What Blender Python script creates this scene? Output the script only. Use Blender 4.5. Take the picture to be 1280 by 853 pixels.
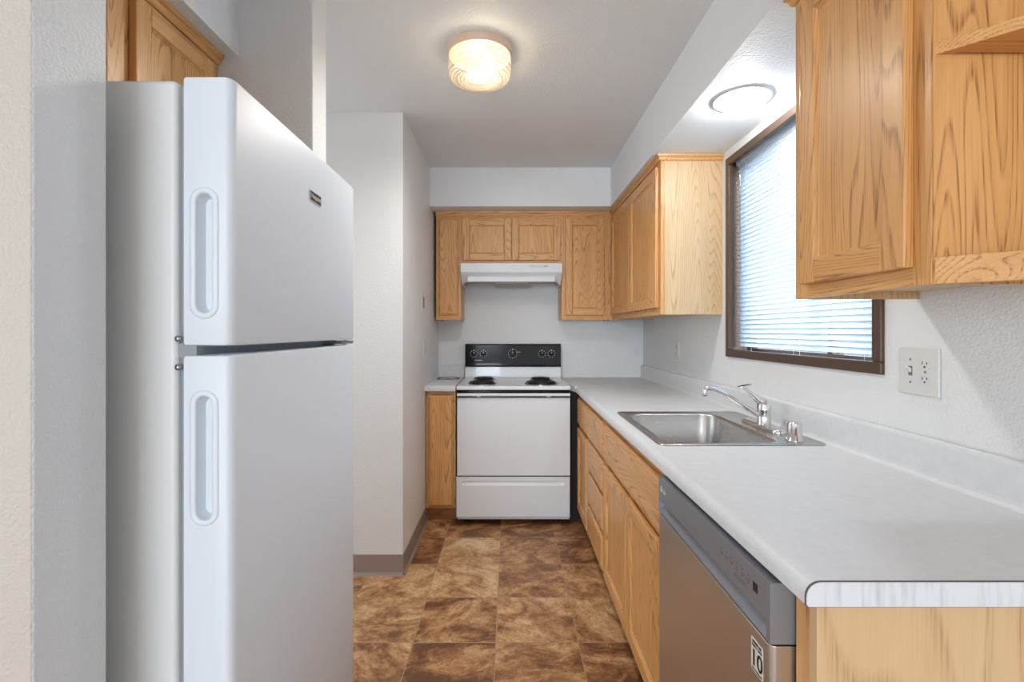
import bpy, bmesh, math, random
from mathutils import Vector, Matrix
PI = math.pi
random.seed(7)
for o in list(bpy.data.objects): bpy.data.objects.remove(o)
S = bpy.context.scene
COL = S.collection

# ------------------------------------------------------------------ camera
F_PX, VX, VY, EYE = 610.0, 637.0, 414.0, 1.295
cd = bpy.data.cameras.new('camera'); cam = bpy.data.objects.new('camera', cd); COL.objects.link(cam)
cam.location = (0, 0, EYE); cam.rotation_euler = (PI/2, 0, 0)
cd.sensor_width = 36; cd.lens = F_PX/1280*36
cd.shift_x = (640-VX)/1280; cd.shift_y = -(426.5-VY)/1280
cd.clip_start = 0.02
S.camera = cam

# ------------------------------------------------------------------ world, lights, exposure
W = bpy.data.worlds.new('daylight'); S.world = W; W.use_nodes = True
bg = W.node_tree.nodes['Background']
# overcast sky, bright cool lobe added towards +X to light blind and room
_n, _l = W.node_tree.nodes, W.node_tree.links
_tc = _n.new('ShaderNodeTexCoord'); _dp = _n.new('ShaderNodeVectorMath'); _dp.operation = 'DOT_PRODUCT'
_dp.inputs[1].default_value = (.92, -.1, .38); _l.new(_tc.outputs['Generated'], _dp.inputs[0])
_mr = _n.new('ShaderNodeMapRange'); _mr.inputs['From Min'].default_value = .35; _mr.inputs['From Max'].default_value = .95
_mr.inputs['To Min'].default_value = 0; _mr.inputs['To Max'].default_value = 1; _l.new(_dp.outputs['Value'], _mr.inputs['Value'])
_cr = _n.new('ShaderNodeMix'); _cr.data_type = 'RGBA'; _l.new(_mr.outputs[0], _cr.inputs[0])
SKY_DIM, SKY_LIT = 1.0, 10.0
_cr.inputs[6].default_value = (.92*SKY_DIM, .97*SKY_DIM, 1.0*SKY_DIM, 1); _cr.inputs[7].default_value = (.80*SKY_LIT, .90*SKY_LIT, 1.0*SKY_LIT, 1)
_l.new(_cr.outputs[2], bg.inputs[0]); bg.inputs[1].default_value = 1.0
S.view_settings.view_transform = 'Standard'; S.view_settings.look = 'None'
S.view_settings.gamma = 1; S.view_settings.use_curve_mapping = False
S.view_settings.exposure = 1.0
def lamp(name, typ, loc, energy, color, size, rot=(0,0,0), size_y=None):
    d = bpy.data.lights.new(name, typ); d.energy = energy; d.color = color
    if typ == 'AREA':
        d.size = size
        if size_y: d.shape = 'RECTANGLE'; d.size_y = size_y
    else: d.shadow_soft_size = size
    o = bpy.data.objects.new(name, d); COL.objects.link(o); o.location = loc; o.rotation_euler = rot
    return o
E_CEIL, E_CAN, E_FILL = 24, 5, 145
_s = lamp('ceiling_lamp_light', 'SPOT', (-0.11, 1.99, 2.330), E_CEIL, (0.97, 0.97, 0.98), 0.06)
_s.data.spot_size = math.radians(172); _s.data.spot_blend = 1
lamp('ceiling_lamp_glow', 'POINT', (-0.10, 1.99, 2.365), 1.0, (1.0, 0.88, 0.70), 0.03)
lamp('recessed_lamp_light', 'POINT', (0.885, 1.86, 2.165), E_CAN, (0.95, 0.97, 1.0), 0.04)
# added fill light, unseen behind the camera
lamp('rear_fill_light', 'AREA', (-1.6, -8.0, 1.7), E_FILL, (0.76, 0.88, 1.0), 2.6, (PI/2, 0, -.16), 1.45)

# ------------------------------------------------------------------ materials
def srgb(r, g, b):
    f = lambda c: (c/255/12.92) if c/255 <= .04045 else ((c/255+.055)/1.055)**2.4
    return (f(r), f(g), f(b), 1)
class NT:
    def __init__(s, name):
        s.m = bpy.data.materials.new(name); s.m.use_nodes = True
        s.t = s.m.node_tree; s.n = s.t.nodes; s.l = s.t.links
        s.b = s.n['Principled BSDF']; s.out = s.n['Material Output']
    def new(s, typ, **kw):
        nd = s.n.new(typ)
        for k, v in kw.items():
            if k.startswith('_'): nd.inputs[k[1:].replace('_', ' ')].default_value = v
            else: setattr(nd, k, v)
        return nd
    def link(s, a, b): s.l.new(a, b)
    def math(s, op, a, b=None):
        nd = s.n.new('ShaderNodeMath'); nd.operation = op
        for i, v in enumerate((a, b)):
            if v is None: continue
            if isinstance(v, (int, float)): nd.inputs[i].default_value = v
            else: s.link(v, nd.inputs[i])
        return nd.outputs[0]
    def ramp(s, fac, stops):
        r = s.n.new('ShaderNodeValToRGB'); e = r.color_ramp.elements
        while len(e) < len(stops): e.new(0.5)
        for i, (p, c) in enumerate(stops): e[i].position = p; e[i].color = c
        s.link(fac, r.inputs[0]); return r.outputs[0]
    def mix(s, fac, a, b, mode='MIX'):
        nd = s.n.new('ShaderNodeMix'); nd.data_type = 'RGBA'; nd.blend_type = mode
        for i, v in ((0, fac), (6, a), (7, b)):
            if isinstance(v, (int, float, tuple)): nd.inputs[i].default_value = v
            else: s.link(v, nd.inputs[i])
        return nd.outputs[2]
    def bump(s, h, strength, dist):
        b = s.new('ShaderNodeBump'); b.inputs['Strength'].default_value = strength; b.inputs['Distance'].default_value = dist
        s.link(h, b.inputs['Height']); s.link(b.outputs[0], s.b.inputs['Normal']); return b
    def coords(s, rnd=0.0, scale=(1, 1, 1)):
        tc = s.new('ShaderNodeTexCoord'); mp = s.new('ShaderNodeMapping'); mp.inputs['Scale'].default_value = scale
        if rnd:
            oi = s.new('ShaderNodeObjectInfo'); vm = s.new('ShaderNodeVectorMath', operation='ADD')
            cx = s.new('ShaderNodeCombineXYZ')
            s.link(s.math('MULTIPLY', oi.outputs['Random'], rnd), cx.inputs[0])
            s.link(s.math('MULTIPLY', oi.outputs['Random'], rnd*1.7), cx.inputs[1])
            s.link(s.math('MULTIPLY', oi.outputs['Random'], rnd*.6), cx.inputs[2])
            s.link(tc.outputs['Object'], vm.inputs[0]); s.link(cx.outputs[0], vm.inputs[1]); s.link(vm.outputs[0], mp.inputs[0])
        else: s.link(tc.outputs['Object'], mp.inputs[0])
        return mp.outputs[0]
def plain(name, col, rough=.5, metal=0, coat=0, spec=None):
    t = NT(name); t.b.inputs['Base Color'].default_value = col; t.b.inputs['Roughness'].default_value = rough
    t.b.inputs['Metallic'].default_value = metal; t.b.inputs['Coat Weight'].default_value = coat
    # a trace of procedural unevenness
    n = t.new('ShaderNodeTexNoise', _Scale=25.0, _Detail=2.0); t.link(t.coords(), n.inputs['Vector'])
    t.link(t.math('ADD', t.math('MULTIPLY', n.outputs[0], .02), max(rough-.01, 0.0)), t.b.inputs['Roughness'])
    return t.m
def emis(name, col, st):
    t = NT(name); e = t.new('ShaderNodeEmission'); e.inputs[0].default_value = col; e.inputs[1].default_value = st
    t.link(e.outputs[0], t.out.inputs[0]); return t.m
def wall_mat(name, col, rough, bscale, bdist):
    t = NT(name); c = t.coords()
    n = t.new('ShaderNodeTexNoise', _Scale=bscale, _Detail=3.0, _Roughness=.55); t.link(c, n.inputs['Vector'])
    n2 = t.new('ShaderNodeTexNoise', _Scale=bscale*2.6, _Detail=1.0); t.link(c, n2.inputs['Vector'])
    h = t.math('ADD', t.ramp(n.outputs[0], [(.38, (0,0,0,1)), (.62, (1,1,1,1))]), t.math('MULTIPLY', n2.outputs[0], .35))
    t.bump(h, .55, bdist)
    n3 = t.new('ShaderNodeTexNoise', _Scale=1.3, _Detail=2.0); t.link(c, n3.inputs['Vector'])
    d = tuple(x*.97 for x in col[:3])+(1,)
    t.link(t.mix(n3.outputs[0], col, d), t.b.inputs['Base Color'])
    t.b.inputs['Roughness'].default_value = rough
    return t.m
def wood(name, light, mid, dark, axis='z', rough=.42, freq=56.0, detail=2.0, amt=.95):
    t = NT(name)
    st = {'z': (1, 1, .085), 'x': (.085, 1, 1), 'y': (1, .085, 1)}[axis]
    sf = {'z': (1, 1, .024), 'x': (.024, 1, 1), 'y': (1, .024, 1)}[axis]
    c = t.coords(9.0, st); cf = t.coords(9.0, sf)
    n = t.new('ShaderNodeTexNoise', _Scale=4.6, _Detail=detail, _Roughness=.42); t.link(c, n.inputs['Vector'])
    w = t.math('MULTIPLY', n.outputs[0], freq)
    fr = t.math('FRACT', w)
    ring = t.ramp(fr, [(0, (.12,.12,.12,1)), (.6, (.2,.2,.2,1)), (.86, (1,1,1,1)), (.97, (.12,.12,.12,1))])
    p = t.new('ShaderNodeTexNoise', _Scale=330.0, _Detail=2.0, _Roughness=.6); t.link(cf, p.inputs['Vector'])
    pore = t.ramp(p.outputs[0], [(.42, (0,0,0,1)), (.66, (1,1,1,1))])
    b = t.new('ShaderNodeTexNoise', _Scale=22.0, _Detail=3.0); t.link(c, b.inputs['Vector'])
    base = t.mix(t.ramp(b.outputs[0], [(.3, (0,0,0,1)), (.7, (1,1,1,1))]), light, mid)
    f = t.math('MULTIPLY', t.math('MULTIPLY', ring, t.math('ADD', t.math('MULTIPLY', pore, .85), .34)), amt)
    col = t.mix(f, base, dark)
    t.link(col, t.b.inputs['Base Color'])
    t.b.inputs['Roughness'].default_value = rough; t.b.inputs['Coat Weight'].default_value = .15; t.b.inputs['Coat Roughness'].default_value = .25
    t.bump(f, .15, .0008)
    return t.m
M = {}
M['wall'] = wall_mat('painted_wall', srgb(228, 229, 230), .5, 120, .0013)
M['wall_rough'] = wall_mat('orange_peel_wall', srgb(224, 229, 232), .33, 165, .0013)
M['beige'] = wall_mat('beige_dimmed_wall', srgb(190, 183, 175), .5, 165, .0013)
M['ceil'] = wall_mat('ceiling_paint', srgb(231, 234, 237), .6, 120, .0014)
M['woodz'] = wood('oak_vertical', srgb(226,174,112), srgb(215,157,92), srgb(150,94,46), 'z')
M['woodx'] = wood('oak_horizontal', srgb(226,174,112), srgb(215,157,92), srgb(150,94,46), 'x')
M['woody'] = wood('oak_depthwise', srgb(226,174,112), srgb(215,157,92), srgb(150,94,46), 'y')
M['panelz'] = wood('oak_side_panel', srgb(216,186,144), srgb(209,178,134), srgb(172,132,88), 'z')
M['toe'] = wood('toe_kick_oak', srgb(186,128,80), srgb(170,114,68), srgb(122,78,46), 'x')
M['straight'] = wood('straight_grained_oak', srgb(216,184,140), srgb(210,176,130), srgb(176,138,94), 'z', .45, 16.0, .5, .8)
M['white'] = plain('white_enamel', srgb(222,226,230), .28, 0, .3)
M['fridge'] = None
t = NT('refrigerator_enamel'); t.b.inputs['Base Color'].default_value = srgb(221,229,237); t.b.inputs['Roughness'].default_value = .45
n = t.new('ShaderNodeTexNoise', _Scale=260.0, _Detail=2.0); t.link(t.coords(), n.inputs['Vector']); t.bump(n.outputs[0], .18, .0008); M['fridge'] = t.m
M['fridge_side'] = plain('refrigerator_side_paint', srgb(226,229,229), .42)
M['gasket'] = plain('grey_gasket', srgb(150,158,163), .6)
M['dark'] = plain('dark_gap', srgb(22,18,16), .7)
M['black'] = plain('black_gloss', srgb(7,6,6), .07, 0, 0)
M['black'].node_tree.nodes['Principled BSDF'].inputs['Specular IOR Level'].default_value = .22
M['coil'] = plain('burner_coil', srgb(24,23,23), .45)
M['chrome'] = plain('chrome', srgb(226,226,228), .08, 1)
M['zinc'] = plain('screw_metal', srgb(165,168,170), .35, 1)
M['brown'] = plain('bronze_aluminium', srgb(92,74,62), .38, .35)
M['plate'] = plain('plastic_plate', srgb(214,214,211), .35)
M['plate_grey'] = plain('grey_switch', srgb(120,116,112), .4)
M['vinyl'] = plain('taupe_vinyl_base', srgb(150,134,126), .5)
M['print'] = plain('white_print', srgb(214,212,205), .5)
M['printg'] = plain('grey_print', srgb(92,92,96), .5)
M['sticker'] = plain('sticker_paper', srgb(214,210,202), .5)
M['ink'] = plain('black_ink', srgb(20,20,22), .5)
M['hoodgrey'] = plain('hood_filter', srgb(165,164,160), .4, .4)
M['ring'] = plain('pink_beige_lamp_ring', srgb(214,186,164), .4)
M['drip'] = plain('chrome_drip_pan', srgb(150,150,152), .2, 1)
M['kraft'] = plain('laminate_core', srgb(92,80,74), .6)
# brushed stainless
def steel(name, col, rough, sc):
    t = NT(name); t.b.inputs['Base Color'].default_value = col; t.b.inputs['Metallic'].default_value = 1
    n = t.new('ShaderNodeTexNoise', _Scale=90.0, _Detail=3.0); t.link(t.coords(0, sc), n.inputs['Vector'])
    t.link(t.math('ADD', t.math('MULTIPLY', n.outputs[0], .08), rough-.04), t.b.inputs['Roughness'])
    return t.m
M['steel'] = steel('brushed_stainless', srgb(208,207,206), .34, (1, .03, 1))
M['steel_panel'] = steel('stainless_control_panel', srgb(182,184,188), .38, (1, .03, 1))
_p = M['steel_panel'].node_tree.nodes['Principled BSDF']; _p.inputs['Metallic'].default_value = .45; _p.inputs['Base Color'].default_value = srgb(140,143,150)
M['sink'] = steel('sink_stainless', srgb(196,195,194), .26, (.1, 1, 1))
# laminate worktop
t = NT('laminate_worktop'); c = t.coords()
n = t.new('ShaderNodeTexNoise', _Scale=38.0, _Detail=5.0, _Roughness=.65); t.link(c, n.inputs['Vector'])
n2 = t.new('ShaderNodeTexNoise', _Scale=300.0, _Detail=2.0); t.link(c, n2.inputs['Vector'])
b = t.mix(t.ramp(n.outputs[0], [(.35,(0,0,0,1)),(.65,(1,1,1,1))]), srgb(214,217,220), srgb(220,223,226))
t.link(t.mix(t.math('MULTIPLY', n2.outputs[0], .2), b, srgb(204,206,208)), t.b.inputs['Base Color'])
t.b.inputs['Roughness'].default_value = .42; M['lam'] = t.m
t = NT('end_cap_laminate'); c = t.coords(0, (1, 1, .12))
n = t.new('ShaderNodeTexNoise', _Scale=60.0, _Detail=3.0); t.link(c, n.inputs['Vector'])
t.link(t.mix(t.ramp(n.outputs[0], [(.5,(0,0,0,1)),(.75,(1,1,1,1))]), srgb(216,219,224), srgb(180,186,192)), t.b.inputs['Base Color'])
t.b.inputs['Roughness'].default_value = .45; M['cap'] = t.m
# stone-look vinyl tiles
TILE, TX, TY = .3435, -.0575, 2.027
t = NT('slate_vinyl_tile'); tc = t.new('ShaderNodeTexCoord'); sp = t.new('ShaderNodeSeparateXYZ'); t.link(tc.outputs['Object'], sp.inputs[0])
u = t.math('DIVIDE', t.math('SUBTRACT', sp.outputs[0], TX), TILE); v = t.math('DIVIDE', t.math('SUBTRACT', sp.outputs[1], TY), TILE)
iu, iv = t.math('FLOOR', u), t.math('FLOOR', v); fu, fv = t.math('FRACT', u), t.math('FRACT', v)
cid = t.new('ShaderNodeCombineXYZ'); t.link(iu, cid.inputs[0]); t.link(iv, cid.inputs[1])
wn = t.new('ShaderNodeTexWhiteNoise', noise_dimensions='3D'); t.link(cid.outputs[0], wn.inputs[0])
spc = t.new('ShaderNodeSeparateColor'); t.link(wn.outputs['Color'], spc.inputs[0])
loc = t.new('ShaderNodeCombineXYZ'); t.link(t.math('ADD', sp.outputs[0], t.math('MULTIPLY', spc.outputs[0], 13)), loc.inputs[0])
t.link(t.math('ADD', sp.outputs[1], t.math('MULTIPLY', spc.outputs[1], 13)), loc.inputs[1])
rot = t.new('ShaderNodeVectorRotate', rotation_type='Z_AXIS'); t.link(loc.outputs[0], rot.inputs['Vector'])
t.link(t.math('MULTIPLY', t.math('SUBTRACT', spc.outputs[2], .5), 1.8), rot.inputs['Angle'])
mp = t.new('ShaderNodeMapping'); mp.inputs['Scale'].default_value = (1, 1.6, 1); t.link(rot.outputs[0], mp.inputs[0])
n1 = t.new('ShaderNodeTexNoise', _Scale=4.5, _Detail=9.0, _Roughness=.66, _Distortion=1.0); t.link(mp.outputs[0], n1.inputs['Vector'])
n2 = t.new('ShaderNodeTexNoise', _Scale=15.0, _Detail=8.0, _Roughness=.7, _Distortion=1.2); t.link(mp.outputs[0], n2.inputs['Vector'])
n3 = t.new('ShaderNodeTexNoise', _Scale=9.0, _Detail=5.0, _Roughness=.6, _Distortion=3.0); t.link(mp.outputs[0], n3.inputs['Vector'])
tone = t.math('ADD', t.math('ADD', t.math('MULTIPLY', n1.outputs[0], .70), t.math('MULTIPLY', n2.outputs[0], .30)),
              t.math('MULTIPLY', t.math('SUBTRACT', spc.outputs[0], .5), .17))
colr = t.ramp(tone, [(.37, srgb(112,76,50)), (.45, srgb(162,114,74)), (.51, srgb(194,148,102)), (.58, srgb(216,178,130)), (.67, srgb(232,206,166))])
vein = t.ramp(n3.outputs[0], [(.47,(0,0,0,1)), (.5,(1,1,1,1)), (.53,(0,0,0,1))])
colr = t.mix(t.math('MULTIPLY', vein, .5), colr, srgb(96,54,28))
eg = t.math('MINIMUM', t.math('MINIMUM', fu, t.math('SUBTRACT', 1, fu)), t.math('MINIMUM', fv, t.math('SUBTRACT', 1, fv)))
gr = t.math('LESS_THAN', eg, .006)
t.link(t.mix(gr, colr, srgb(172,142,106)), t.b.inputs['Base Color'])
t.b.inputs['Roughness'].default_value = .42
t.bump(t.math('SUBTRACT', tone, t.math('MULTIPLY', gr, .5)), .25, .0015); M['tile'] = t.m
# translucent blind slat
t = NT('blind_slat'); tr = t.new('ShaderNodeBsdfTranslucent'); tr.inputs[0].default_value = (.80,.88,.97,1)
mx = t.new('ShaderNodeMixShader'); mx.inputs[0].default_value = .5
t.b.inputs['Base Color'].default_value = srgb(236,238,240); t.b.inputs['Roughness'].default_value = .4
t.link(t.b.outputs[0], mx.inputs[1]); t.link(tr.outputs[0], mx.inputs[2]); t.link(mx.outputs[0], t.out.inputs[0]); M['slat'] = t.m
# window glass and lamp glass
def glassy(name, tint, glossfac, trans=0.0, emit=None):
    t = NT(name); tp = t.new('ShaderNodeBsdfTransparent'); tp.inputs[0].default_value = tint
    gl = t.new('ShaderNodeBsdfGlossy'); gl.inputs['Roughness'].default_value = .08
    m1 = t.new('ShaderNodeMixShader'); m1.inputs[0].default_value = glossfac
    t.link(tp.outputs[0], m1.inputs[1]); t.link(gl.outputs[0], m1.inputs[2]); res = m1
    if trans:
        tl = t.new('ShaderNodeBsdfTranslucent'); tl.inputs[0].default_value = tint
        m2 = t.new('ShaderNodeMixShader'); m2.inputs[0].default_value = trans
        t.link(m1.outputs[0], m2.inputs[1]); t.link(tl.outputs[0], m2.inputs[2]); res = m2
    t.link(res.outputs[0], t.out.inputs[0]); return t.m
M['glass'] = glassy('window_glass', (.93,.97,1,1), .06)
M['lampglass'] = glassy('ribbed_lamp_glass', (1,.93,.78,1), .14, .16)
_m = M['lampglass'].node_tree; _g = _m.nodes; _k = _m.links
_tc = _g.new('ShaderNodeTexCoord'); _sp = _g.new('ShaderNodeSeparateXYZ'); _k.new(_tc.outputs['Object'], _sp.inputs[0])
_cx = _g.new('ShaderNodeCombineXYZ'); _k.new(_sp.outputs[0], _cx.inputs[0]); _k.new(_sp.outputs[1], _cx.inputs[1])
_ln = _g.new('ShaderNodeVectorMath'); _ln.operation = 'LENGTH'; _k.new(_cx.outputs[0], _ln.inputs[0])
def _mm(op, a, b):
    nd = _g.new('ShaderNodeMath'); nd.operation = op
    for i_, v_ in enumerate((a, b)):
        if isinstance(v_, (int, float)): nd.inputs[i_].default_value = v_
        else: _k.new(v_, nd.inputs[i_])
    return nd.outputs[0]
_w = _mm('SINE', _mm('ADD', _mm('MULTIPLY', _ln.outputs['Value'], 420.0), _mm('MULTIPLY', _sp.outputs[2], 230.0)), 0)
_f = _mm('ADD', _mm('MULTIPLY', _mm('GREATER_THAN', _w, .1), .13), .03)
for _nd in _g:
    if _nd.type == 'MIX_SHADER' and any(l.from_node.type == 'BSDF_TRANSLUCENT' for l in _nd.inputs[2].links): _k.new(_f, _nd.inputs[0])
M['bulb'] = emis('warm_bulb', (1,.86,.62,1), 14)
M['bulbw'] = emis('white_bulb', (1,.98,.94,1), 5)
M['reflector'] = plain('satin_reflector', srgb(215,216,220), .3, .2)
M['gravel'] = plain('outdoor_ground', srgb(120,124,118), .9)
M['siding'] = plain('blue_grey_siding', srgb(150,166,186), .8)
M['roof'] = plain('grey_roof', srgb(96,98,104), .9)

# ------------------------------------------------------------------ mesh helpers
class MB:
    def __init__(s): s.v = []; s.f = []; s.m = []; s.sm = []
    def add(s, vs, fs, mi=0, smooth=False):
        k = len(s.v); s.v += [tuple(v) for v in vs]
        for f in fs: s.f.append([k+i for i in f]); s.m.append(mi); s.sm.append(smooth)
        return s
    def box(s, x0, x1, y0, y1, z0, z1, mi=0):
        x0, x1 = sorted((x0, x1)); y0, y1 = sorted((y0, y1)); z0, z1 = sorted((z0, z1))
        vs = [(x,y,z) for z in (z0,z1) for y in (y0,y1) for x in (x0,x1)]
        return s.add(vs, [(0,2,3,1),(4,5,7,6),(0,1,5,4),(2,6,7,3),(0,4,6,2),(1,3,7,5)], mi)
    def prism(s, prof, axis, a0, a1, mi=0, smooth=False):
        """prof: 2D points; axis 'x': (y,z), 'y': (x,z), 'z': (x,y)"""
        def P(p, a): return {'x': (a, p[0], p[1]), 'y': (p[0], a, p[1]), 'z': (p[0], p[1], a)}[axis]
        n = len(prof); vs = [P(p, a0) for p in prof]+[P(p, a1) for p in prof]
        return s.add(vs, [(i, (i+1) % n, n+(i+1) % n, n+i) for i in range(n)]+[list(range(n))[::-1], list(range(n, 2*n))], mi, smooth)
    def lathe(s, prof, c, axis='z', n=32, mi=0, smooth=True, cap=True):
        """prof: (r, h) list"""
        vs = []
        for r, h in prof:
            for i in range(n):
                a = 2*PI*i/n; p, q = r*math.cos(a), r*math.sin(a)
                vs.append({'z': (c[0]+p, c[1]+q, c[2]+h), 'y': (c[0]+p, c[1]+h, c[2]+q), 'x': (c[0]+h, c[1]+p, c[2]+q)}[axis])
        fs = [(k*n+i, k*n+(i+1) % n, (k+1)*n+(i+1) % n, (k+1)*n+i) for k in range(len(prof)-1) for i in range(n)]
        s.add(vs, fs, mi, smooth)
        if cap:
            s.add(vs[:n], [list(range(n))[::-1]], mi); s.add(vs[-n:], [list(range(n))], mi)
        return s
    def tube(s, pts, r, n=12, mi=0, cap=True):
        pts = [Vector(p) for p in pts]; rs = r if isinstance(r, (list, tuple)) else [r]*len(pts)
        d = (pts[1]-pts[0]).normalized(); up = Vector((0,0,1)) if abs(d.z) < .9 else Vector((0,1,0))
        vs = []
        for i, p in enumerate(pts):
            d = (pts[min(i+1, len(pts)-1)]-pts[max(i-1, 0)]).normalized()
            sx = d.cross(up).normalized(); sy = sx.cross(d).normalized(); up = sy
            for k in range(n):
                a = 2*PI*k/n; vs.append(p+sx*math.cos(a)*rs[i]+sy*math.sin(a)*rs[i])
        fs = [(k*n+i, k*n+(i+1) % n, (k+1)*n+(i+1) % n, (k+1)*n+i) for k in range(len(pts)-1) for i in range(n)]
        s.add(vs, fs, mi, True)
        if cap: s.add(vs[:n], [list(range(n))[::-1]], mi); s.add(vs[-n:], [list(range(n))], mi)
        return s
    def loops(s, ls, mi=0, smooth=True, cap0=False, cap1=False):
        n = len(ls[0]); vs = [p for l in ls for p in l]
        fs = [(k*n+i, k*n+(i+1) % n, (k+1)*n+(i+1) % n, (k+1)*n+i) for k in range(len(ls)-1) for i in range(n)]
        if not smooth:
            if cap0: fs.append(list(range(n))[::-1])
            if cap1: fs.append(list(range(n*(len(ls)-1), n*len(ls))))
            return s.add(vs, fs, mi, False)
        s.add(vs, fs, mi, smooth)
        if cap0: s.add(ls[0], [list(range(n))[::-1]], mi)
        if cap1: s.add(ls[-1], [list(range(n))], mi)
        return s
def rrect(x0, x1, y0, y1, r, k=7):
    out = []
    for cx, cy, a0 in ((x1-r, y1-r, 0), (x0+r, y1-r, PI/2), (x0+r, y0+r, PI), (x1-r, y0+r, 1.5*PI)):
        for i in range(k): a = a0+PI/2*i/(k-1); out.append((cx+r*math.cos(a), cy+r*math.sin(a)))
    return out
def root_of(o):
    while o.parent: o = o.parent
    return o
def build(name, mb, mats, parent=None, bevel=0, seg=2, local=False, loc=None, recalc=True):
    """one mesh object; geometry in world coordinates unless local=True"""
    if not isinstance(mats, (list, tuple)): mats = [mats]
    off = Vector((0,0,0))
    if not local:
        if parent is not None: off = root_of(parent).location.copy()
        elif loc is not None: off = Vector(loc)
    me = bpy.data.meshes.new(name)
    me.from_pydata([Vector(v)-off for v in mb.v], [], mb.f)
    for mt in mats: me.materials.append(M[mt] if isinstance(mt, str) else mt)
    for p, mi, sm in zip(me.polygons, mb.m, mb.sm): p.material_index = mi; p.use_smooth = sm
    bm = bmesh.new(); bm.from_mesh(me)
    if recalc: bmesh.ops.recalc_face_normals(bm, faces=bm.faces)
    bm.to_mesh(me); bm.free()
    o = bpy.data.objects.new(name, me); COL.objects.link(o)
    if parent is not None: o.parent = parent
    elif loc is not None: o.location = loc
    if bevel:
        m = o.modifiers.new('bevel', 'BEVEL'); m.width = bevel; m.segments = seg; m.limit_method = 'ANGLE'; m.angle_limit = .6
        m.harden_normals = False
        for p in me.polygons: p.use_smooth = True
        try:
            m2 = o.modifiers.new('wn', 'WEIGHTED_NORMAL'); m2.keep_sharp = False
        except Exception: pass
    return o
def empty(name, loc, rz=0):
    o = bpy.data.objects.new(name, None); COL.objects.link(o); o.location = loc; o.rotation_euler = (0,0,rz)
    o.empty_display_size = .1; return o
def tag(o, label, cat, group=None, kind=None):
    o['label'] = label; o['category'] = cat
    if group: o['group'] = group
    if kind: o['kind'] = kind
    return o
def struct(name, mb, mats, label=None, **k):
    o = build(name, mb, mats, **k); o['kind'] = 'structure'
    if label: o['label'] = label
    return o
def text_mesh(name, txt, size, mat, parent, matrix, bold=0.0):
    """lettering turned into a thin mesh, placed by a local matrix"""
    c = bpy.data.curves.new(name+'_curve', 'FONT'); c.body = txt; c.size = size; c.align_x = 'CENTER'; c.align_y = 'CENTER'
    c.extrude = .0002; c.offset = bold
    tmp = bpy.data.objects.new(name+'_tmp', c); COL.objects.link(tmp)
    dg = bpy.context.evaluated_depsgraph_get()
    me = bpy.data.meshes.new_from_object(tmp.evaluated_get(dg)); bpy.data.objects.remove(tmp); bpy.data.curves.remove(c)
    me.name = name; me.transform(matrix); me.materials.clear(); me.materials.append(M[mat])
    o = bpy.data.objects.new(name, me); COL.objects.link(o); o.parent = parent
    return o
FACE_MX = Matrix(((0,0,-1,0),(-1,0,0,0),(0,1,0,0),(0,0,0,1)))   # text reads on a face looking towards -X
FACE_PX = Matrix(((0,0,1,0),(1,0,0,0),(0,1,0,0),(0,0,0,1)))     # towards +X
FACE_MY = Matrix(((1,0,0,0),(0,0,-1,0),(0,1,0,0),(0,0,0,1)))    # towards -Y

# ------------------------------------------------------------------ setting
CEIL, SOF, WX, BY = 2.455, 2.18, 1.068, 3.90       # ceiling, soffit underside, right wall, back wall
LX, LY = -.567, 2.591                               # left wall block
SX, SY = .716, 3.46                                 # soffit faces
WY0, WY1, WZ0, WZ1 = 1.39, 2.391, 1.17, 2.135       # window opening
struct('floor', MB().box(-3.2, WX+.12, -8.1, 4.02, -.1, 0), 'tile')
struct('ceiling', MB().box(-3.2, WX+.12, -8.1, 4.02, CEIL, CEIL+.1), 'ceil')
w = MB(); T = WX+.14
for y0, y1, z0, z1 in ((-8.1, WY0, 0, CEIL), (WY1, 4.02, 0, CEIL), (WY0, WY1, 0, WZ0), (WY0, WY1, WZ1, CEIL)):
    w.box(WX, T, y0, y1, z0, z1)
struct('wall_right', w, 'wall')
struct('wall_back', MB().box(LX, WX, BY, 4.02, 0, CEIL), 'wall')
struct('wall_left_far', MB().box(-3.2, LX, LY, 4.02, 0, CEIL), 'wall')
struct('wall_left_middle', MB().box(-1.6, -.624, 1.547, 1.662, 0, CEIL), 'wall', bevel=.004)
_wn = MB().box(-1.6, -.624, .638, .757, 0, CEIL); _wn.m[2] = 1     # the side towards the dining room is beige, darkened to offset strong light
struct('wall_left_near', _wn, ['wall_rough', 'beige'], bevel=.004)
struct('wall_left_alcove', MB().box(-1.6, -1.38, .757, 1.547, 0, CEIL), 'wall')
# soffit with round hole for the recessed lamp
HC, HR = (.885, 1.86), .098
s = MB()
s.box(SX, WX, HC[1]+.13, SY, SOF, CEIL); s.box(SX, WX, .2, HC[1]-.13, SOF, CEIL)
s.box(SX, HC[0]-.13, HC[1]-.13, HC[1]+.13, SOF, CEIL); s.box(HC[0]+.13, WX, HC[1]-.13, HC[1]+.13, SOF, CEIL)
N = 48; cv = []; qv = []
for i in range(N):
    a = 2*PI*i/N; c_, s_ = math.cos(a), math.sin(a); k = .13/max(abs(c_), abs(s_))
    cv.append((HC[0]+HR*c_, HC[1]+HR*s_, SOF)); qv.append((HC[0]+k*c_, HC[1]+k*s_, SOF))
s.loops([qv, cv], smooth=False)
s.box(SX, WX, SY, BY, SOF, CEIL); s.box(LX, SX, SY, BY, SOF, CEIL)
struct('trim_1', s, 'ceil', 'painted soffit above the wall cabinets', recalc=False)
struct('trim_2', MB().box(-1.38, -.861, .757, 1.547, 2.167, CEIL), 'ceil', 'painted soffit above the refrigerator alcove')
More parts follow.
